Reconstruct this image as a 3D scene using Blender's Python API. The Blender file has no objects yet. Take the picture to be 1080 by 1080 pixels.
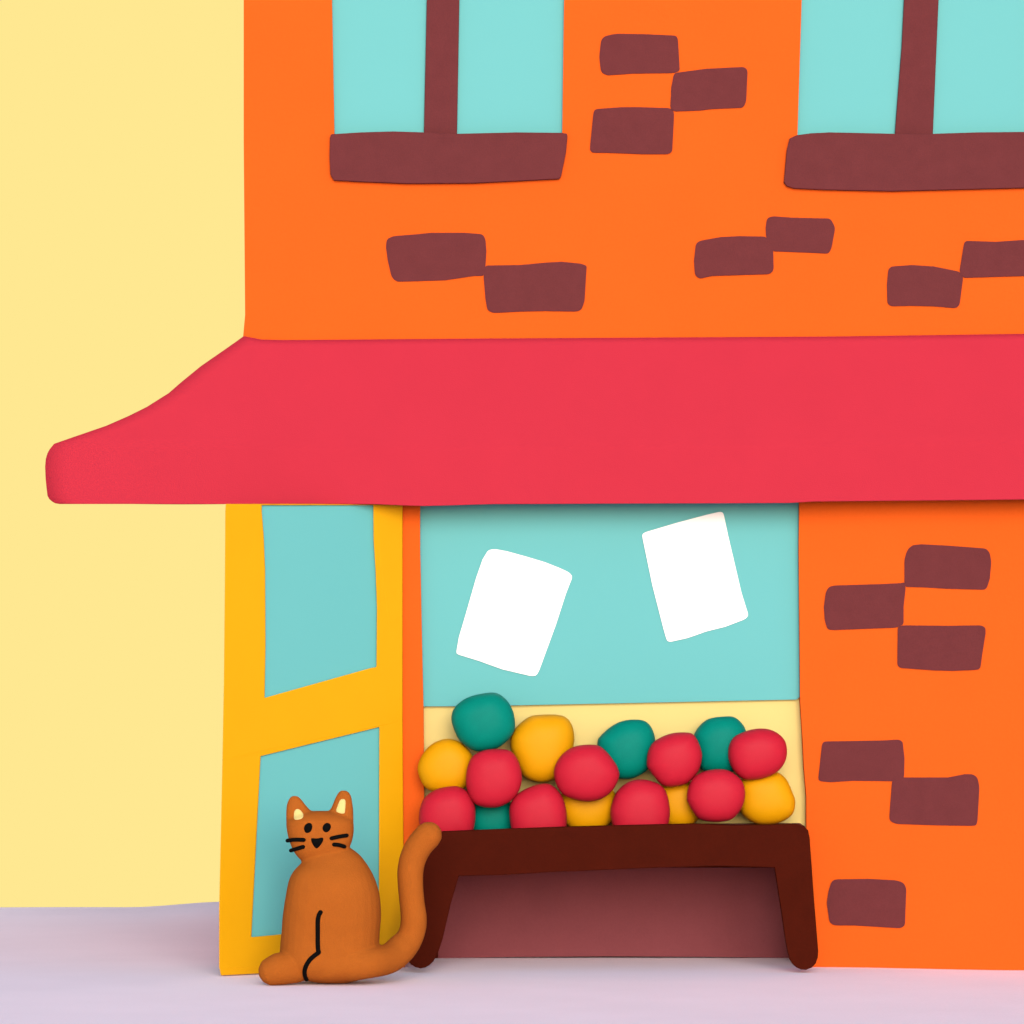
import bpy, bmesh, math, random
from mathutils import Vector
from mathutils.geometry import tessellate_polygon
from mathutils.bvhtree import BVHTree

random.seed(7)
S = bpy.context.scene
COL = S.collection

# ------------------------------------------------------------------ survey of the place
# D: camera distance to the facade plane, PPM: picture units per metre at the facade,
# HY: eye level, CZ: eye height.  P() turns a measured point + its depth into metres.
D, PPM, HY = 18.0, 250.0, 673.0
CZ = (1020.0 - HY) / PPM

def P(u, v, d):
    s = PPM * D / (D + d)
    return Vector(((u - 540.0) / s, d, CZ - (v - HY) / s))

# ------------------------------------------------------------------ light levels
EXPOSURE = 0.8
SUN_EL = 16.0
SUN_AZ = 5.0
SUN_E = 1.6
SUN_ANG = 32.0
SKY_STR = 0.15

# ------------------------------------------------------------------ materials
def lin(hexs):
    out = []
    for i in (0, 2, 4):
        c = int(hexs[i:i + 2], 16) / 255.0
        out.append(c / 12.92 if c <= 0.04045 else ((c + 0.055) / 1.055) ** 2.4)
    return out

def mat(name, rgb, rough=0.8, spec=0.05, mottle=0.03, scale=6.0, bump=0.0, bscale=60.0, sheen=0.0, grain=0.0):
    m = bpy.data.materials.new(name)
    m.use_nodes = True
    nt = m.node_tree
    N, L = nt.nodes, nt.links
    b = N["Principled BSDF"]
    b.inputs["Roughness"].default_value = rough
    b.inputs["Specular IOR Level"].default_value = spec
    if sheen:
        b.inputs["Sheen Weight"].default_value = sheen
    tc = N.new("ShaderNodeTexCoord")
    n1 = N.new("ShaderNodeTexNoise")
    n1.inputs["Scale"].default_value = scale
    n1.inputs["Detail"].default_value = 6.0
    n1.inputs["Roughness"].default_value = 0.6
    L.new(tc.outputs["Object"], n1.inputs["Vector"])
    mr = N.new("ShaderNodeMapRange")
    mr.inputs["From Min"].default_value = 0.25
    mr.inputs["From Max"].default_value = 0.75
    mr.inputs["To Min"].default_value = 1.0 - mottle
    mr.inputs["To Max"].default_value = 1.0 + mottle
    L.new(n1.outputs["Fac"], mr.inputs["Value"])
    fac = mr.outputs["Result"]
    if grain:
        n3 = N.new("ShaderNodeTexNoise")
        n3.inputs["Scale"].default_value = bscale * 2.2
        n3.inputs["Detail"].default_value = 2.0
        L.new(tc.outputs["Object"], n3.inputs["Vector"])
        m3 = N.new("ShaderNodeMapRange")
        m3.inputs["From Min"].default_value = 0.3
        m3.inputs["From Max"].default_value = 0.7
        m3.inputs["To Min"].default_value = 1.0 - grain
        m3.inputs["To Max"].default_value = 1.0 + grain
        L.new(n3.outputs["Fac"], m3.inputs["Value"])
        mm = N.new("ShaderNodeMath"); mm.operation = 'MULTIPLY'
        L.new(fac, mm.inputs[0]); L.new(m3.outputs["Result"], mm.inputs[1])
        fac = mm.outputs[0]
    vm = N.new("ShaderNodeVectorMath"); vm.operation = 'SCALE'
    vm.inputs[0].default_value = rgb
    L.new(fac, vm.inputs["Scale"])
    L.new(vm.outputs["Vector"], b.inputs["Base Color"])
    if bump:
        n2 = N.new("ShaderNodeTexNoise")
        n2.inputs["Scale"].default_value = bscale
        n2.inputs["Detail"].default_value = 5.0
        L.new(tc.outputs["Object"], n2.inputs["Vector"])
        bp = N.new("ShaderNodeBump")
        bp.inputs["Strength"].default_value = bump
        bp.inputs["Distance"].default_value = 0.004
        L.new(n2.outputs["Fac"], bp.inputs["Height"])
        L.new(bp.outputs["Normal"], b.inputs["Normal"])
    return m

# real paint / stone / fur colours (linear reflectance)
RGB = {
    'orange': (0.5389, 0.07839, 0.007599), 'brick': (0.09935, 0.02143, 0.02385), 'cream': (0.5473, 0.4346, 0.1625),
    'red': (0.3639, 0.01957, 0.03697), 'teal_glass': (0.09709, 0.3292, 0.3391), 'yellow': (0.5389, 0.256, 0.002021),
    'white': (0.7123, 0.7123, 0.7123), 'lilac': (0.92, 0.775, 0.845), 'wood': (0.04125, 0.003705, 0.0008755),
    'fruit_red': (0.3602, 0.009319, 0.02401), 'fruit_yellow': (0.5136, 0.228, 0.0008421), 'fruit_green': (0.0002105, 0.1527, 0.1191),
    'cat': (0.2858, 0.07426, 0.009585), 'black': (0.002804, 0.002804, 0.002804), 'panel': (0.1558, 0.03848, 0.04589),
}
M = {}
def mk(key, name, **k):
    M[key] = mat(name, RGB[key], **k)
mk('orange', 'orange_render', mottle=0.025, scale=2.5, bump=0.30, bscale=38, grain=0.02)
mk('brick', 'bare_brick', mottle=0.06, scale=14, bump=0.35, bscale=90, grain=0.05)
mk('cream', 'cream_paint', mottle=0.02, scale=3, bump=0.08)
mk('red', 'awning_canvas', mottle=0.02, scale=4, bump=0.15, bscale=220, grain=0.02)
mk('teal_glass', 'tinted_glass', rough=0.3, spec=0.02, mottle=0.012, scale=1.2)
mk('yellow', 'yellow_gloss_paint', rough=0.45, spec=0.08, mottle=0.02, scale=5, bump=0.05)
mk('white', 'white_paper', rough=0.9, mottle=0.008, scale=8)
mk('lilac', 'lilac_paving', rough=0.9, mottle=0.03, scale=1.6, bump=0.3, bscale=60, grain=0.03)
mk('wood', 'dark_stained_wood', rough=0.6, spec=0.02, mottle=0.10, scale=9, bump=0.15, bscale=50, grain=0.05)
mk('panel', 'brown_board', rough=0.7, mottle=0.05, scale=7, bump=0.15, bscale=60, grain=0.03)
mk('fruit_red', 'red_fruit_skin', rough=0.5, spec=0.08, mottle=0.04, scale=18, bump=0.04, bscale=120, grain=0.03)
mk('fruit_yellow', 'yellow_fruit_skin', rough=0.5, spec=0.08, mottle=0.03, scale=18, bump=0.06, bscale=140, grain=0.03)
mk('fruit_green', 'green_fruit_skin', rough=0.5, spec=0.04, mottle=0.06, scale=18, bump=0.05, bscale=120, grain=0.05)
mk('cat', 'ginger_fur', rough=0.95, spec=0.05, mottle=0.05, scale=16, bump=0.5, bscale=170, grain=0.05)
mk('black', 'black_fur', rough=0.8, spec=0.02, mottle=0.1)

# ------------------------------------------------------------------ object helpers
def link(name, bm, mats, parent=None, smooth=False, bevel=0.0):
    me = bpy.data.meshes.new(name)
    bmesh.ops.recalc_face_normals(bm, faces=bm.faces[:])
    bm.to_mesh(me); bm.free()
    if not isinstance(mats, (list, tuple)):
        mats = [mats]
    for m in mats:
        me.materials.append(m)
    if smooth:
        for p in me.polygons:
            p.use_smooth = True
    o = bpy.data.objects.new(name, me)
    COL.objects.link(o)
    if parent is not None:
        o.parent = parent
        q = parent
        off = Vector((0, 0, 0))
        while q is not None:
            off += Vector(q.location)
            q = q.parent
        for v in me.vertices:
            v.co -= off
    if bevel:
        md = o.modifiers.new("soft_edge", 'BEVEL')
        md.width = bevel; md.segments = 2
        md.limit_method = 'ANGLE'; md.angle_limit = math.radians(50)
        md.use_clamp_overlap = True
    return o

def tag(o, label=None, cat=None, group=None, kind=None):
    for k, v in (('label', label), ('category', cat), ('group', group), ('kind', kind)):
        if v:
            o[k] = v
    return o

def empty(name, loc):
    o = bpy.data.objects.new(name, None)
    o.empty_display_size = 0.2
    o.location = loc
    COL.objects.link(o)
    return o

def prism(bm, outer, d0, d1, holes=(), mi=0, dfun=None):
    """solid slab: outline measured at its front face (depth d0), thickness straight back to d1"""
    rings = [outer] + list(holes)
    W = []
    for r in rings:
        W.append([P(u, v, dfun(u) if dfun else d0) for (u, v) in r])
    th = d1 - d0
    F, Bk = [], []
    for r in W:
        F.append([bm.verts.new(p) for p in r])
        Bk.append([bm.verts.new(p + Vector((0, th, 0))) for p in r])
    flat = [[Vector((p.x, p.z, 0)) for p in r] for r in W]
    tris = tessellate_polygon(flat)
    fl = [v for r in F for v in r]
    bl = [v for r in Bk for v in r]
    fs = []
    for t in tris:
        fs.append(bm.faces.new([fl[i] for i in t]))
        fs.append(bm.faces.new([bl[i] for i in reversed(t)]))
    for a, b in zip(F, Bk):
        n = len(a)
        for i in range(n):
            j = (i + 1) % n
            fs.append(bm.faces.new((a[i], a[j], b[j], b[i])))
    for f in fs:
        f.material_index = mi
    return bm

def soften(pts, rad=3.2):
    """round every corner of an outline a little"""
    out = []
    n = len(pts)
    for i in range(n):
        a, p, b = Vector(pts[i - 1]), Vector(pts[i]), Vector(pts[(i + 1) % n])
        la, lb = (a - p).length, (b - p).length
        if (p - a).angle(b - p, 0) < math.radians(12) or min(la, lb) < 0.8:
            out.append(tuple(p)); continue
        q0 = p + (a - p) * min(0.45, rad / la)
        q2 = p + (b - p) * min(0.45, rad / lb)
        for t in (0.0, 0.33, 0.67, 1.0):
            out.append(tuple(q0 * (1 - t) ** 2 + p * 2 * t * (1 - t) + q2 * t * t))
    return out

def box(bm, x0, x1, y0, y1, z0, z1, mi=0):
    vs = [bm.verts.new((x, y, z)) for x in (x0, x1) for y in (y0, y1) for z in (z0, z1)]
    for q in ((0, 1, 3, 2), (4, 6, 7, 5), (0, 4, 5, 1), (2, 3, 7, 6), (0, 2, 6, 4), (1, 5, 7, 3)):
        f = bm.faces.new([vs[i] for i in q]); f.material_index = mi

def spline_closed(pts, k=6):
    out = []
    n = len(pts)
    for i in range(n):
        p0, p1, p2, p3 = (Vector(pts[(i + j - 1) % n]) for j in range(4))
        for s in range(k):
            t = s / k
            out.append(0.5 * ((2 * p1) + (p2 - p0) * t + (2 * p0 - 5 * p1 + 4 * p2 - p3) * t * t
                              + (3 * p1 - p0 - 3 * p2 + p3) * t * t * t))
    return out

def spline_open(pts, k=6):
    out = []
    n = len(pts)
    for i in range(n - 1):
        p0 = Vector(pts[max(i - 1, 0)]); p1 = Vector(pts[i]); p2 = Vector(pts[i + 1]); p3 = Vector(pts[min(i + 2, n - 1)])
        for s in range(k):
            t = s / k
            out.append(0.5 * ((2 * p1) + (p2 - p0) * t + (2 * p0 - 5 * p1 + 4 * p2 - p3) * t * t
                              + (3 * p1 - p0 - 3 * p2 + p3) * t * t * t))
    out.append(Vector(pts[-1]))
    return out

def tube(bm, pts, radii, seg=12):
    """round-ended tube through 3-D points"""
    n = len(pts)
    P3, R3 = [], []
    d0 = (pts[0] - pts[1]).normalized(); d1 = (pts[-1] - pts[-2]).normalized()
    for a in (85, 60, 30):
        P3.append(pts[0] + d0 * radii[0] * math.sin(math.radians(a))); R3.append(radii[0] * math.cos(math.radians(a)))
    P3 += pts; R3 += radii
    for a in (30, 60, 85):
        P3.append(pts[-1] + d1 * radii[-1] * math.sin(math.radians(a))); R3.append(radii[-1] * math.cos(math.radians(a)))
    rings = []
    up = Vector((0, 1, 0))
    for i, p in enumerate(P3):
        t = (P3[min(i + 1, len(P3) - 1)] - P3[max(i - 1, 0)]).normalized()
        a = t.cross(up)
        if a.length < 1e-4:
            a = t.cross(Vector((1, 0, 0)))
        a.normalize(); b = t.cross(a).normalized()
        rings.append([bm.verts.new(p + (a * math.cos(2 * math.pi * k / seg) + b * math.sin(2 * math.pi * k / seg)) * R3[i]) for k in range(seg)])
    for r, q in zip(rings, rings[1:]):
        for k in range(seg):
            bm.faces.new((r[k], r[(k + 1) % seg], q[(k + 1) % seg], q[k]))
    bm.faces.new(rings[0]); bm.faces.new(list(reversed(rings[-1])))

def blob(bm, outline, d, rd, nphi=20, full=1.0):
    """solid rounded lump whose widest section is the outline; rd = half thickness"""
    c2 = sum((Vector(p) for p in outline), Vector((0, 0))) / len(outline)
    C = P(c2.x, c2.y, d)
    R = [P(p[0], p[1], d) - C for p in outline]
    rings = []
    for i in range(1, nphi):
        ph = math.pi * i / nphi
        rings.append([bm.verts.new(C + r * math.sin(ph) ** full + Vector((0, -math.copysign(abs(math.cos(ph)) ** full, math.cos(ph)) * rd, 0))) for r in R])
    a = bm.verts.new(C + Vector((0, -rd, 0))); b = bm.verts.new(C + Vector((0, rd, 0)))
    n = len(R)
    for r, q in zip(rings, rings[1:]):
        for k in range(n):
            bm.faces.new((r[k], r[(k + 1) % n], q[(k + 1) % n], q[k]))
    for k in range(n):
        bm.faces.new((a, rings[0][(k + 1) % n], rings[0][k]))
        bm.faces.new((b, rings[-1][k], rings[-1][(k + 1) % n]))

def smoothstep(x, a, b):
    t = min(1, max(0, (x - a) / (b - a)))
    return t * t * (3 - 2 * t)

# ------------------------------------------------------------------ ground: flat pavement, then the hill falls away
bm = bmesh.new()
xs = [-320, -160, -80, -40, -20, -10, -6, -4] + [-3 + 0.1 * i for i in range(72)] + [5, 7, 10, 20, 40, 80, 160, 320]
ys = [-60, -40, -25, -15, -10, -7, -5] + [-4 + 0.2 * i for i in range(36)] + [3.3, 3.5, 3.7, 3.85, 3.95, 4.05, 4.2, 4.5, 5, 6, 8, 12, 20, 40, 80, 160, 330]
def gz(x, y):
    z = -0.014 * smoothstep(x, 1.25, 2.2)
    z += 0.033 * smoothstep(x, -1.98, -1.45) * smoothstep(y, 2.4, 3.9)
    z += 0.004 * math.sin(x * 2.1) * smoothstep(y, 2.4, 3.9)
    if y > 3.95:
        z -= (y - 3.95) * 0.13
    return z
grid = [[bm.verts.new((x, y, gz(x, y))) for x in xs] for y in ys]
for r, q in zip(grid, grid[1:]):
    for i in range(len(xs) - 1):
        bm.faces.new((r[i], r[i + 1], q[i + 1], q[i]))
ground = link('ground', bm, M['lilac'], smooth=False)
tag(ground, 'smooth pale lilac pavement in front of the shop', 'pavement', kind='structure')

# ------------------------------------------------------------------ building
bld = empty('shop_building', (0.6, 0, 0))
tag(bld, 'orange two storey corner shop with bare brown bricks and teal windows', 'building')

win1 = [(350, -120), (350, 0), (352.6, 143), (593, 143), (595, 0), (596, -120)]
win2 = [(848, -120), (845.5, 0), (841, 145), (1096, 145), (1092, 0), (1090, -120)]
outer = [(257, -240), (1400, -240), (1400, 1060), (853, 1060), (850.5, 870), (850.5, 840), (848, 810), (846, 770), (844, 740),
         (843.5, 680), (842.5, 580), (843, 540), (843, 490), (443, 490), (443, 580), (445, 680), (446.5, 745), (447.5, 862), (421.5, 1060),
         (419, 1060), (419, 490), (276, 490), (276, 1060), (262, 1060), (259, 500), (256.5, 354), (258.5, 332), (257, 150)]
bm = bmesh.new()
prism(bm, outer, 0.0, 0.26, holes=[win1, win2])
# side, rear and party walls complete the shell
xl, xr, zt = P(258.5, 0, 0).x, P(1400, 0, 0).x, P(0, -240, 0).z
box(bm, xl + 0.004, xl + 0.2, 0.262, 3.3, -0.1, zt)
box(bm, xr - 0.2, xr - 0.004, 0.262, 3.3, -0.1, zt)
box(bm, xl + 0.202, xr - 0.202, 3.1, 3.3, -0.1, zt)
BR = [
 [(632,60),(634,42),(638,38),(650,35.5),(680,36),(713,37.5),(715,41),(717,75),(710,77),(668,77.5),(640,79.5),(634,76)],
 [(711,77),(745,72.5),(785,70.5),(788.5,74),(787,107),(784,113.5),(750,115),(738,116.5),(711,117.5),(707,114),(708,92)],
 [(622,158),(626,118),(628,115),(655,113),(675,113),(707,114),(711,118),(710.5,130),(709,160),(705,162.5),(680,162.5),(640,161),(625,161)],
 [(407,260),(408,252),(415,249),(440,247),(455,245.5),(490,245.5),(509,247),(512,252),(513,265),(512,280),(510.5,291),(500,291),(470,295.5),(440,296.5),(418,297),(413,292),(409,275)],
 [(511.5,280),(548,279.5),(575,277),(592,276),(612,278),(619,280),(618.5,285),(616.5,318),(613,327),(608,328.5),(575,328),(550,328.5),(520,330),(514,327),(512,315),(510,291)],
 [(733,290),(732,275),(734,257),(738,254),(760,250),(780,249),(808,249.5),(815.5,263),(816,285),(812,289),(780,290),(750,291),(738,294)],
 [(808,250),(807.5,240),(809,230),(815,228),(835,229.5),(876,230.5),(881,240),(877,262),(874,267.5),(855,266.5),(815,265)],
 [(936,320),(935.5,300),(937,284),(940,281),(962,279.5),(985,281),(1012,286.5),(1016,292),(1012,322),(1008,325),(985,323),(960,322.5),(940,323)],
 [(1012,286.5),(1017,256),(1019,254),(1050,255),(1080,253),(1120,252),(1121,289),(1080,291),(1016,293)],
 [(954,619),(954,590),(957,580),(962,575),(972,574),(1000,575.5),(1040,578.5),(1044,583),(1045.5,593),(1044,610),(1041,620),(1038,622),(1000,621),(975,619.5)],
 [(869,640),(871,625),(874,619),(880,617.5),(930,616),(950,615),(954.5,614),(955,622),(953,640),(953,659),(945,662),(930,662.5),(880,664.5),(873,664),(870,655)],
 [(947,661),(953,659.5),(1000,660),(1035,659.5),(1039.5,662),(1039.5,668),(1036,690),(1034,705),(1030,706.5),(1005,707.5),(985,707),(950,704.5),(946.5,702)],
 [(863,822),(867,785),(869,782),(900,781.5),(930,781),(948,780),(952,782),(954,800),(953.5,821),(945,824),(900,823.5),(876,825),(865,824)],
 [(941,823.5),(945,820),(1000,820),(1018,816.5),(1026,816.5),(1031,820),(1033,830),(1031,865),(1030,870),(1027,871),(990,870.5),(945,869),(939,866),(938,862)],
 [(874,940),(877,930),(881,927.5),(915,927),(945,928.5),(953,931),(956,937),(955,960),(954.5,976),(950,979),(900,976),(880,976),(875,973),(872,952)],
]
for i, b in enumerate(BR):
    prism(bm, soften(b), -0.005 - 0.001 * (i % 3), 0.03, mi=1)
link('wall', bm, [M['orange'], M['brick']], bld, bevel=0.004)

bm = bmesh.new()
box(bm, xl - 0.06, xr + 0.06, -0.08, 3.36, zt + 0.002, zt + 0.16)
link('roof', bm, M['brick'], bld, bevel=0.01)

SILL1 = [(348,145),(349,141.5),(380,139.5),(415,138.5),(447,139.5),(482,141),(545,139.5),(593,140),(598,141),(598.5,144),(597,160),(592,185),(590,188.5),(560,190),(500,193),(430,193.5),(380,191.5),(352,190),(348.5,184),(347.5,165)]
SILL2 = [(840,142.5),(833,146),(830,158),(827,192),(830,196),(838,198.5),(870,200),(940,201.5),(1000,200),(1080,198),(1108,197),(1110,139),(1080,139),(1030,139.5),(984,141),(944,141),(900,140),(875,139.5),(855,140.5)]
MUL1 = [(450.5,-120),(450,0),(447,139.2),(447,150),(482,150),(482,141),(484.5,0),(485.5,-120)]
MUL2 = [(955,-120),(953.5,0),(951,50),(947,100),(944,140.5),(944,150),(984,150),(984,141),(990,0),(993,-120)]
for w, sl, mu in ((win1, SILL1, MUL1), (win2, SILL2, MUL2)):
    bm = bmesh.new()
    cu = sum(p[0] for p in w) / len(w)
    big = [(u + (6 if u > cu else -6), v + (5 if v > 100 else -4)) for u, v in w]
    prism(bm, big, 0.025, 0.04)
    wo = link('window', bm, M['teal_glass'], bld)
    bm = bmesh.new(); prism(bm, mu, 0.004, 0.022)
    link('mullion', bm, M['brick'], wo, bevel=0.004)
    bm = bmesh.new(); prism(bm, sl, -0.025, 0.022)
    link('sill', bm, M['brick'], wo, bevel=0.003)

# display window: glass above, cream board below
GD = 0.04
bm = bmesh.new()
prism(bm, [(435, 480), (435, 746), (446, 745), (500, 744.8), (640, 742), (780, 739), (840, 737.8), (843.5, 735), (853, 735), (853, 480)], GD, GD + 0.02)
dw = link('display_window', bm, M['teal_glass'], bld)
bm = bmesh.new()
prism(bm, [(435, 734), (435, 890), (862, 890), (862, 734)], GD + 0.022, GD + 0.05)
link('lower_panel', bm, M['cream'], dw)

# door leaf, swung a little way out
HINGE, FREE = 425.0, 233.0
def dd(u):
    return -0.03 - 0.47 * (HINGE - u) / (HINGE - FREE)
def zfix(pts):
    out = []
    for u, v in pts:
        s = PPM * D / (D + dd(u))
        vg = HY + CZ * s - 1.0
        out.append((u, min(v, vg)))
    return out
dout = [(238, 531.4), (237.5, 540), (237, 620), (236, 720), (234.5, 800), (233, 870), (231, 960), (231, 1020), (233, 1040), (238, 1044),
        (272, 1044), (330, 1044), (424, 1044), (425.5, 900), (424.5, 760), (424.5, 532.4), (330, 531.4)]
h1 = [(276, 532.8), (276, 540), (278, 565), (279.5, 600), (280, 680), (279, 736), (391, 704.5), (397, 703.5), (397.5, 640), (396, 600), (394, 570), (393.7, 540), (393.7, 532.8)]
h2 = [(274.8, 797.5), (400, 766.8), (399.5, 976), (265, 988.5)]
bm = bmesh.new()
prism(bm, zfix(dout), 0.0, 0.045, holes=[h1, h2], dfun=dd)
door = link('door', bm, M['yellow'], bld, bevel=0.004)
for h in (h1, h2):
    bm = bmesh.new()
    cu = sum(p[0] for p in h) / len(h); cv = sum(p[1] for p in h) / len(h)
    g = [(u + (4 if u > cu else -4), v + (4 if v > cv else (-4 if v > 540 else -0.6))) for u, v in h]
    prism(bm, g, 0.0, 0.012, dfun=lambda u: dd(u) + 0.014)
    link('pane', bm, M['teal_glass'], door)

# ------------------------------------------------------------------ awning
aw = empty('shop_awning', (0.6, -0.2, 2.0))
tag(aw, 'long red canvas awning spreading out over the shop front', 'awning')
AP = 0.16
hip = [(257, 354.5), (248, 361), (238, 368), (212, 386), (190, 404), (178, 414.5), (155, 429), (136, 438.5), (112, 449), (80, 460), (57, 468)]
rows = []
for (u, v) in hip:
    f = (v - 354.5) / 113.5
    rows.append((u, v, -0.012 - (AP - 0.012) * f, 0.62 * (v - 354.5) / 113.5))
for (u, v) in [(52.5, 473.5), (50, 478), (48.2, 484), (47.5, 492), (48, 505), (49, 515), (50, 523), (52, 526.5), (55, 529), (58, 530.8), (63, 531.6)]:
    rows.append((u, v, -AP - 0.006 * (v - 468) / 63, 0.62 + 0.38 * (v - 468) / 63))
def itp(x, T):
    if x <= T[0][0]: return T[0][1]
    for (a, b), (c, d) in zip(T, T[1:]):
        if x <= c: return b + (d - b) * (x - a) / (c - a)
    return T[-1][1]
TOPO = [(257, 0), (275, 3.6), (300, 4.2), (500, 2.6), (880, 0.4), (1080, -2.4), (1450, -4)]
BOTO = [(62, 0), (395, 0), (420, 1.2), (450, 2.2), (520, 0), (845, -1.2), (852, -2.6), (1080, -4.8), (1450, -6)]
XM = 2 * P(829, 0, 0).x           # mirror axis * 2 (middle of the building)
bm = bmesh.new()
NC = 60
gridv = []
for (u, v, d, t) in rows:
    x0 = P(u, v, d).x
    x1 = XM - x0
    ln = []
    back = 0.03
    zb = P(u, v, d).z
    ln.append(bm.verts.new((x0 + 0.012, back, zb + 0.012 * t)))
    ln.append(bm.verts.new((x0 + 0.004, 0.5 * (d + back), zb + 0.006 * t)))
    for i in range(NC + 1):
        x = x0 + (x1 - x0) * i / NC
        s = PPM * D / (D + d)
        uu = 540 + x * s
        vv = v + itp(uu, TOPO) * (1 - t) + itp(uu, BOTO) * t
        sag = 0.004 * math.sin(i * 0.9 + 1.3 * t) * t
        ln.append(bm.verts.new((x, d + sag, CZ - (vv - HY) / s)))
    ln.append(bm.verts.new((x1 - 0.004, 0.5 * (d + back), zb + 0.006 * t)))
    ln.append(bm.verts.new((x1 - 0.012, back, zb + 0.012 * t)))
    gridv.append(ln)
for r, q in zip(gridv, gridv[1:]):
    for i in range(len(r) - 1):
        bm.faces.new((r[i], r[i + 1], q[i + 1], q[i]))
can = link('canopy', bm, M['red'], aw, smooth=True)
md = can.modifiers.new('cloth_thickness', 'SOLIDIFY'); md.thickness = 0.008; md.offset = -1
# folding arms under the cloth
for x in (-0.75, 0.6, 1.9, 2.9):
    bm = bmesh.new()
    tube(bm, [Vector((x, 0.002, 2.10)), Vector((x, -0.08, 2.09)), Vector((x, -AP + 0.022, 2.06))], [0.012] * 3, 10)
    link('support_arm', bm, M['wood'], aw, smooth=True)

# ------------------------------------------------------------------ display table
TF = -0.33
tb = empty('display_table', (P(650, 0, TF).x, 0.0, 0))
tag(tb, 'dark brown wooden display table heaped with fruit under the shop window', 'table')
front = [(447, 905), (450, 888), (455, 879.5), (467, 877), (530, 874.5), (600, 872), (680, 870), (735, 868.8), (770, 870.5), (810, 870), (840, 869), (848, 871), (852.5, 876), (854, 884), (858, 940), (862, 990),
         (863, 1003), (862.5, 1010), (860.5, 1016), (856.5, 1020.5), (850, 1023), (845, 1022.6), (840, 1020.5), (836, 1017), (833, 1012), (831, 1005), (829, 995), (824, 960), (817, 915), (760, 913.6), (700, 915), (640, 917.5), (580, 920), (530, 923), (484, 924),
         (475, 955), (467, 990), (463, 1002), (460.5, 1008), (457, 1014), (453, 1018), (448.5, 1020.6), (443.5, 1021.5), (438, 1020), (433.5, 1017.5), (428, 1011), (425, 1003), (426, 990), (430, 960), (440, 930)]
bm = bmesh.new()
prism(bm, front, TF, TF + 0.05)
fr = link('front_frame', bm, M['wood'], tb, bevel=0.004)
# tray that the fruit lies in (floor climbs towards one end)
bm = bmesh.new()
prism(bm, [(458, 893), (690, 890), (745, 872), (849, 871.5), (851, 902), (458, 905)], TF + 0.052, 0.035)
link('tray', bm, M['panel'], tb)
# back board under the table and the two rear legs
bm = bmesh.new()
prism(bm, [(460, 915), (838, 915), (838, 1010.3), (740, 1009.2), (640, 1008.6), (550, 1009.2), (460, 1010.6)], 0.505, 0.53)
link('back_board', bm, M['panel'], tb)
bm = bmesh.new()
prism(bm, [(452, 902), (849, 902), (849, 912), (452, 912)], 0.038, 0.53)
link('under_shelf', bm, M['panel'], tb)
for (a, b) in ((455, 462), (838, 845)):
    bm = bmesh.new()
    prism(bm, [(a, 913), (b, 913), (b, 1010.5), (a, 1010.5)], 0.46, 0.53)
    link('leg', bm, M['wood'], tb, bevel=0.004)

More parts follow.
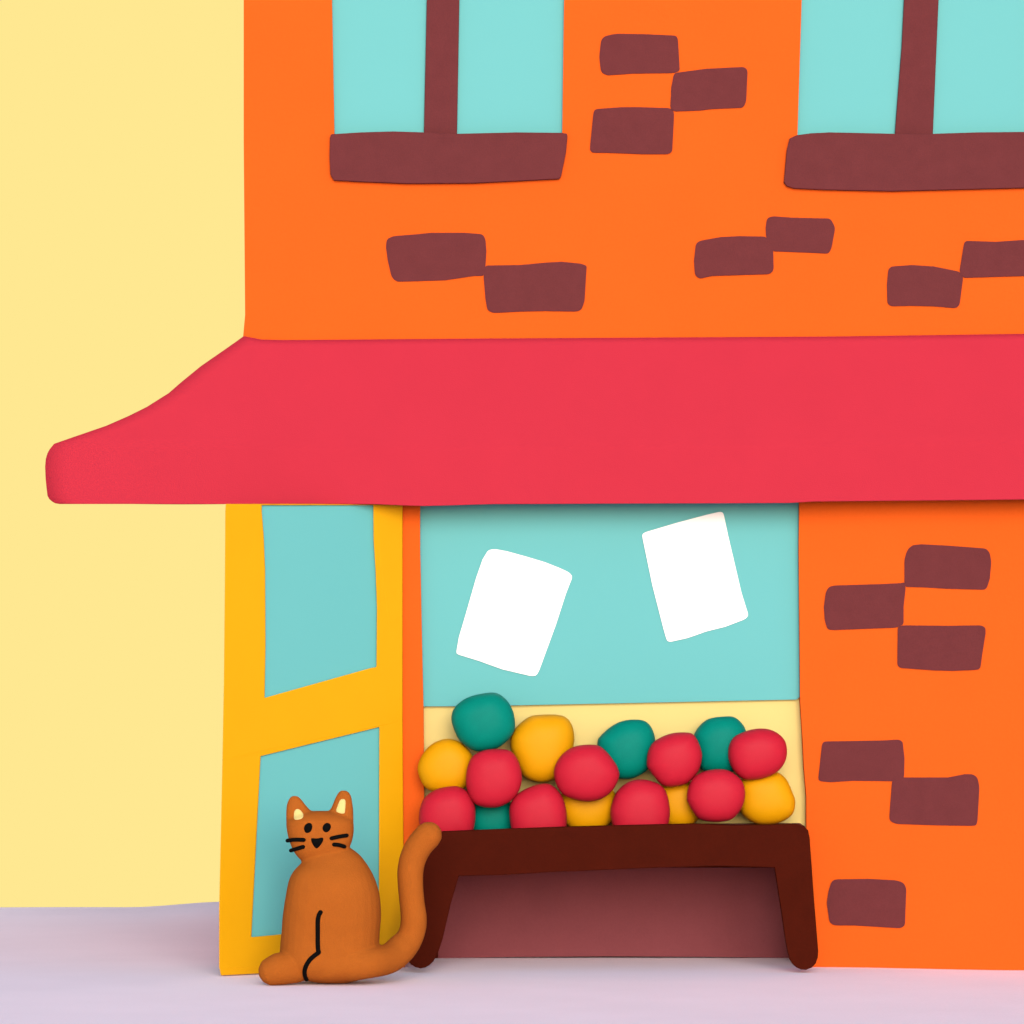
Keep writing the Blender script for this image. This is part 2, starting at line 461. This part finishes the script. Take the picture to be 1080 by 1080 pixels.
# ------------------------------------------------------------------ fruit
def c1(l): return [(420 + u / 4.909, 710 + v / 4.909) for u, v in l]
def c2(l): return [(620 + u / 4.154, 710 + v / 4.154) for u, v in l]
def ell(cx, cy, rx, ry, n=14):
    return [(cx + rx * math.cos(2 * math.pi * i / n) * (1 + 0.02 * math.sin(3 * i)), cy + ry * math.sin(2 * math.pi * i / n)) for i in range(n)]
FR = [
 ('green', c1([(275,240),(285,190),(320,150),(380,118),(475,100),(525,110),(570,150),(597,205),(605,260),(600,300),(570,345),(510,390),(430,405),(380,395),(320,350),(290,295)]), -0.055, 0.105,
  'round green fruit on the very top of the heap beneath the tilted left poster'),
 ('yellow', c1([(100,500),(120,430),(170,370),(240,340),(300,347),(345,375),(385,430),(396,500),(380,560),(345,595),(300,615),(240,622),(180,612),(130,580)]), -0.02, 0.10,
  'yellow fruit at the left end of the heap, against the orange wall strip'),
 ('red', c1([(350,545),(360,480),(385,430),(440,400),(510,392),(580,402),(620,450),(640,520),(638,570),(620,620),(585,660),(530,690),(480,697),(430,690),(390,670),(360,620)]), -0.135, 0.09,
  'red fruit directly below the topmost green one'),
 ('yellow', c1([(580,360),(585,320),(620,270),(680,225),(740,215),(820,215),(870,230),(900,270),(912,330),(905,400),(890,470),(840,540),(800,555),(750,566),(700,560),(650,535),(610,470),(585,400)]), 0.0, 0.115,
  'large squarish yellow fruit, highest of the yellow ones'),
 ('red', c1([(107,740),(115,690),(140,640),(200,600),(275,585),(320,590),(365,620),(395,680),(400,740),(392,800),(375,840),(300,880),(220,885),(150,850),(112,790)]), -0.12, 0.10,
  'red fruit at the left end of the bottom row, beside the cat tail tip'),
 ('red', c1([(575,730),(580,680),(610,630),(680,590),(760,570),(810,590),(850,640),(870,710),(872,780),(860,830),(800,880),(720,890),(640,870),(590,820)]), -0.12, 0.10,
  'red fruit in the bottom row just right of the half hidden green one'),
 ('green', c1([(488 + 124 * math.cos(2 * math.pi * i / 14), 750 + 124 * math.sin(2 * math.pi * i / 14)) for i in range(14)]), 0.02, 0.10,
  'half hidden green fruit at the bottom between two red ones'),
 ('red', [(584,816),(586,806),(593,795.5),(603,788.5),(615.5,785.5),(630,786),(639,792),(647.5,802.5),(652,811),(653,819.5),(646.5,833),(634.5,842.5),(620,845.5),(607,843.5),(594,838),(587,828)], -0.13, 0.10,
  'broad red fruit in the middle of the heap, the widest of the red ones'),
 ('yellow', ell(620, 849, 31, 30), -0.0, 0.10,
  'yellow fruit peeking out beneath the broad middle red one'),
 ('red', c2([(98,610),(108,560),(130,515),(180,475),(240,465),(295,478),(330,500),(350,540),(360,600),(355,650),(330,720),(270,742),(190,740),(130,710),(108,665)]), -0.12, 0.10,
  'red fruit sunk behind the table rim, touching the fully visible red one on its right'),
 ('yellow', ell(716.2, 847.5, 26.5, 26), -0.0, 0.09,
  'narrow sliver of yellow fruit wedged low between two red ones'),
 ('green', c2([(42,300),(55,275),(100,235),(150,210),(205,203),(250,210),(280,240),(295,290),(290,340),(270,410),(240,440),(200,460),(150,464),(110,450),(70,410),(45,350)]), 0.0, 0.105,
  'green fruit behind the broad middle red one, its upper right side showing'),
 ('red', c2([(258,390),(265,340),(290,300),(340,272),(390,260),(450,262),(475,285),(495,330),(500,370),(490,415),(470,450),(430,485),(370,498),(330,492),(300,465),(265,420)]), -0.10, 0.10,
  'red fruit in the upper row between the two right hand green ones'),
 ('green', c2([(463,275),(490,230),(530,200),(590,190),(640,192),(675,220),(693,255),(700,320),(680,390),(640,430),(570,440),(500,425),(480,380),(465,320)]), 0.01, 0.105,
  'rightmost green fruit, standing between two red ones'),
 ('red', c2([(615,360),(618,320),(640,280),(690,255),(740,243),(790,245),(835,265),(865,300),(872,350),(860,395),(825,435),(770,460),(710,468),(670,458),(640,430),(620,390)]), -0.09, 0.10,
  'rightmost red fruit, resting on the yellow one at the right end'),
 ('red', c2([(433,545),(440,500),(465,455),(510,430),(570,420),(620,428),(670,465),(688,510),(685,560),(665,605),(630,640),(590,650),(550,652),(490,640),(455,600),(437,565)]), -0.135, 0.09,
  'fully visible red fruit just above the rim, below the rightmost green one'),
 ('yellow', c2([(655,530),(670,470),(720,440),(780,430),(830,433),(870,465),(895,520),(908,560),(900,610),(870,640),(820,660),(750,662),(700,640),(665,600)]), -0.02, 0.10,
  'yellow fruit at the right end of the heap beside the brick wall'),
]
for kind, ol, d, rd, lab in FR:
    bm = bmesh.new()
    sm = [(p.x, p.y) for p in spline_closed(ol, 4)]
    blob(bm, sm, d - 0.06, rd * 0.9, 24, 0.72)
    o = link(kind + '_fruit', bm, M['fruit_' + kind], smooth=True)
    c = sum((v.co for v in o.data.vertices), Vector()) / len(o.data.vertices)
    for v in o.data.vertices:
        v.co -= c
    o.location = c
    tag(o, lab, 'fruit', 'heap of round fruit on the display table')

# ------------------------------------------------------------------ sheets of paper on the glass
P1 = [(515,580),(522,579),(535,581.5),(555,587),(575,593),(590,599),(600,603.5),(604,608),(597,626),(586,660),(575,690),(568,709),(565,713),(560,713),(530,706),(505,697),(484,690.5),(481,689),(484,672),(492,645),(502,610),(509,590)]
P2 = [(677,564),(680,561.5),(715,551),(745,543),(760,539.5),(763,541),(768,565),(782,625),(789.5,649),(786,653),(765,661),(745,666),(725,673),(707,677),(703.5,676),(700,664),(688,617)]
for pts, lab in ((P1, 'blank white poster on the shop window leaning to the right, above the fruit'),
                 (P2, 'blank white poster on the shop window leaning to the left, close under the awning')):
    bm = bmesh.new()
    prism(bm, soften(pts), GD - 0.006, GD - 0.002)
    tag(link('poster', bm, M['white']), lab, 'poster', 'blank posters on the shop window')

# ------------------------------------------------------------------ cat
CD = -0.90
cat = empty('cat', (P(345, 0, CD).x, CD, 0))
tag(cat, 'ginger brown cat sitting by the yellow door with its tail raised', 'cat')
def cc(u, v): return (260 + u / 4.909, 820 + v / 4.909)

def loft(bm, rws, d, dep, seg=28):
    """stack of elliptic sections; rws = (v, left, right), dep(halfwidth, v) = half depth, d(v) = depth of axis"""
    rings = []
    for (v, a, b) in rws:
        dv = d(v)
        (ua, vv), (ub, _) = cc(a, v), cc(b, v)
        A, B = P(ua, vv, dv), P(ub, vv, dv)
        c = (A + B) / 2; h = (B - A).length / 2
        k = dep(h, v)
        rings.append([bm.verts.new((c.x + h * se(math.cos(2 * math.pi * i / seg)), c.y + k * se(math.sin(2 * math.pi * i / seg)), c.z)) for i in range(seg)])
    for r, q in zip(rings, rings[1:]):
        for k in range(seg):
            bm.faces.new((r[k], r[(k + 1) % seg], q[(k + 1) % seg], q[k]))
    bm.faces.new(rings[0]); bm.faces.new(list(reversed(rings[-1])))

def se(x):
    return math.copysign(abs(x) ** 0.8, x)

def dense(rws, k=5):
    return [tuple(p) for p in spline_open([tuple(map(float, r)) for r in rws], k)]

bm = bmesh.new()
body_rows = [(345, 425, 455), (352, 375, 505), (370, 345, 545), (400, 318, 585), (435, 291, 614), (480, 247, 643), (530, 220, 667), (600, 205, 688), (680, 192, 696),
             (740, 185, 696), (800, 181, 690), (870, 174, 687), (910, 172, 682), (960, 175, 668), (1000, 200, 645), (1035, 250, 612), (1052, 320, 570), (1062, 370, 530)]
loft(bm, dense(body_rows), lambda v: CD + 0.05 * smoothstep(v, 500, 900), lambda h, v: min(h * 0.86, 0.19))
head_rows = [(173, 350, 425), (177, 320, 450), (186, 280, 490), (205, 235, 530), (230, 207, 552), (270, 208, 556), (310, 216, 551), (345, 227, 541), (385, 245, 520), (415, 268, 485), (436, 293, 450), (446, 330, 410)]
HD = lambda v: CD - 0.015
loft(bm, dense(head_rows), HD, lambda h, v: h * 0.66)
earL = [(93, 243, 256), (97, 233, 266), (106, 223, 277), (125, 213, 293), (150, 207, 312), (180, 205, 338), (215, 205, 345), (250, 207, 330)]
earR = [(66, 492, 510), (71, 481, 524), (82, 473, 534), (100, 462, 543), (130, 450, 548), (160, 437, 552), (180, 427, 553), (215, 420, 554), (250, 430, 554)]
for e in (earL, earR):
    loft(bm, dense(e, 3), HD, lambda h, v: min(h * 0.7, 0.045))
# forepaw resting in front
def cp(u, v, d): 
    a, b = cc(u, v); return P(a, b, d)
k = 1 / 4.909 / (PPM * D / (D + CD))
tube(bm, [cp(138, 1001, CD - 0.05), cp(160, 993, CD - 0.05), cp(200, 986, CD - 0.04), cp(262, 982, CD - 0.02)], [78 * k, 84 * k, 86 * k, 82 * k], 20)
# haunch
hb = [cc(u, v) for u, v in [(330,960),(360,900),(450,850),(560,850),(650,890),(690,950),(670,1010),(590,1048),(500,1058),(400,1061),(345,1040)]]
blob(bm, [(p.x, p.y) for p in spline_closed(hb, 4)], CD - 0.02, 0.10, 14)
tl = [(540, 962, 94), (640, 958, 82), (736, 938, 79), (802, 885, 78), (847, 826, 70), (866, 745, 69), (857, 650, 66), (849, 560, 67), (849, 480, 69), (865, 410, 70), (897, 350, 71), (942, 299, 72)]
tl = [tuple(p) for p in spline_open(tl, 4)]
tube(bm, [cp(u, v, CD - 0.05 + 0.16 * smoothstep(u, 600, 860)) for u, v, r in tl], [r * k for u, v, r in tl], 20)
tmp = link('body', bm, M['cat'], cat)
md = tmp.modifiers.new('one_skin', 'REMESH'); md.mode = 'VOXEL'; md.voxel_size = 0.0055
md = tmp.modifiers.new('relax', 'SMOOTH'); md.factor = 0.5; md.iterations = 9
dg = bpy.context.evaluated_depsgraph_get()
me = bpy.data.meshes.new_from_object(tmp.evaluated_get(dg))
tmp.modifiers.clear(); tmp.data = me; me.name = 'body'
if not me.materials:
    me.materials.append(M['cat'])
for p in me.polygons:
    p.use_smooth = True
bvh = BVHTree.FromPolygons([v.co + Vector(cat.location) for v in me.vertices], [list(p.vertices) for p in me.polygons])
EYE = Vector((0, -D, CZ))
def on_cat(u, v, dflt):
    a, b = cc(u, v)
    t = P(a, b, 0.0)
    h = bvh.ray_cast(EYE, (t - EYE).normalized(), 40)
    return h[0].y if h[0] is not None else dflt
def line(name, pts, r, dflt=CD - 0.1, lift=0.0):
    pp = [tuple(p) for p in spline_open(pts, 4)]
    ds = [on_cat(u, v, None) for u, v in pp]
    last = next((x for x in ds if x is not None), dflt)
    q = []
    for (u, v), dv in zip(pp, ds):
        if dv is not None and abs(dv - last) < 0.06: last = dv
        q.append(cp(u, v, last - lift))
    b = bmesh.new(); tube(b, q, [r * k] * len(q), 10)
    return link(name, b, M['black'], cat, smooth=True)
def patch(name, outline, m, th=0.008, flat=0.0):
    cu = sum(p[0] for p in outline) / len(outline); cv = sum(p[1] for p in outline) / len(outline)
    d = on_cat(cu, cv, CD - 0.1)
    b = bmesh.new()
    sm = [(p.x, p.y) for p in spline_closed([cc(*p) for p in outline], 4)]
    blob(b, sm, d, th, 10)
    me_ = b
    # drape the lump onto the fur
    for vtx in me_.verts:
        u = 540 + vtx.co.x * PPM * D / (D + vtx.co.y); v = HY - (vtx.co.z - CZ) * PPM * D / (D + vtx.co.y)
        t = P(u, v, 0.0)
        h = bvh.ray_cast(EYE, (t - EYE).normalized(), 40)
        off = vtx.co.y - d
        if h[0] is not None and abs(h[0].y - d) < 0.1:
            vtx.co.y = h[0].y + off
    return link(name, b, m, cat, smooth=True)
patch('eye', [(297,265),(302,248),(315,237),(330,236),(340,246),(340,263),(332,280),(316,288),(303,283)], M['black'])
patch('eye', [(393,262),(398,247),(412,236),(427,237),(436,248),(436,262),(426,278),(411,284),(398,277)], M['black'])
patch('nose', [(334,318),(342,314),(366,315),(391,311),(398,318),(394,334),(382,352),(368,366),(357,366),(345,351),(337,335)], M['black'])
line('whisker', [(212, 327), (250, 322), (296, 323)], 10.5, lift=0.003)
line('whisker', [(230, 378), (260, 369), (293, 359)], 10.5, lift=0.003)
line('whisker', [(440, 315), (480, 306), (519, 300)], 10.5, lift=0.003)
line('whisker', [(453, 347), (480, 350), (507, 358)], 10.5, lift=0.003)
patch('inner_ear', [(245,205),(246,180),(255,166),(268,164),(283,174),(295,193),(292,208),(275,216),(255,218),(247,213)], M['cream'], 0.005)
patch('inner_ear', [(464,174),(470,150),(482,120),(494,112),(508,114),(513,128),(511,165),(508,184),(495,187),(478,183)], M['cream'], 0.005)
tag(line('foreleg_stripe', [(383, 698), (374, 715), (369, 745), (369, 800), (369, 860), (371, 893), (373, 906), (352, 922), (328, 944), (310, 972), (301, 1000), (303, 1025), (311, 1045)], 12),
    'thin black line marking the foreleg')

# ------------------------------------------------------------------ sky backdrop: far dome behind the hill
bm = bmesh.new()
R = 300.0
rings = []
for e in range(-20, 91, 5):
    row = []
    for a in range(-85, 86, 5):
        ra, re = math.radians(a), math.radians(e)
        row.append(bm.verts.new((R * math.cos(re) * math.sin(ra), R * math.cos(re) * math.cos(ra), R * math.sin(re))))
    rings.append(row)
rings = rings[:10]   # the yellow band of sky stops at 25 degrees up
for r, q in zip(rings, rings[1:]):
    for i in range(len(r) - 1):
        bm.faces.new((r[i], r[i + 1], q[i + 1], q[i]))
ms = bpy.data.materials.new('yellow_sky'); ms.use_nodes = True
nt = ms.node_tree; nt.nodes.clear()
em = nt.nodes.new('ShaderNodeEmission'); out = nt.nodes.new('ShaderNodeOutputMaterial')
sc_ = lin('FFE891')
em.inputs['Color'].default_value = (*sc_, 1)
em.inputs['Strength'].default_value = 1.0 / (2 ** EXPOSURE)
nt.links.new(em.outputs[0], out.inputs['Surface'])
sky = link('sky', bm, ms, smooth=True)
tag(sky, 'plain pale yellow sky', 'sky', kind='structure')

# ------------------------------------------------------------------ daylight
w = bpy.data.worlds.new('World'); S.world = w
w.use_nodes = True
bg = w.node_tree.nodes['Background']
st = w.node_tree.nodes.new('ShaderNodeTexSky')
st.sky_type = 'NISHITA'; st.sun_disc = False
st.sun_elevation = math.radians(SUN_EL)
st.sun_rotation = math.radians(180 - SUN_AZ)
w.node_tree.links.new(st.outputs[0], bg.inputs[0])
bg.inputs[1].default_value = SKY_STR
sl = bpy.data.lights.new('sun', 'SUN')
sl.energy = SUN_E; sl.angle = math.radians(SUN_ANG); sl.color = (1.0, 0.975, 0.945)
so = bpy.data.objects.new('sun', sl); COL.objects.link(so)
so.location = (0, -20, 20)
so.rotation_euler = (math.radians(90 - SUN_EL), 0, math.radians(SUN_AZ))

# ------------------------------------------------------------------ camera
cam = bpy.data.cameras.new('camera')
cam.sensor_width = 36.0
cam.lens = PPM * D / 1080.0 * 36.0
cam.shift_y = (HY - 540.0) / 1080.0
cam.clip_end = 2000
co = bpy.data.objects.new('camera', cam); COL.objects.link(co)
co.location = (0, -D, CZ); co.rotation_euler = (math.pi / 2, 0, 0)
S.camera = co
S.view_settings.view_transform = 'Standard'
S.view_settings.look = 'None'
S.view_settings.exposure = EXPOSURE
S.view_settings.gamma = 1.0
S.cycles.max_bounces = 8
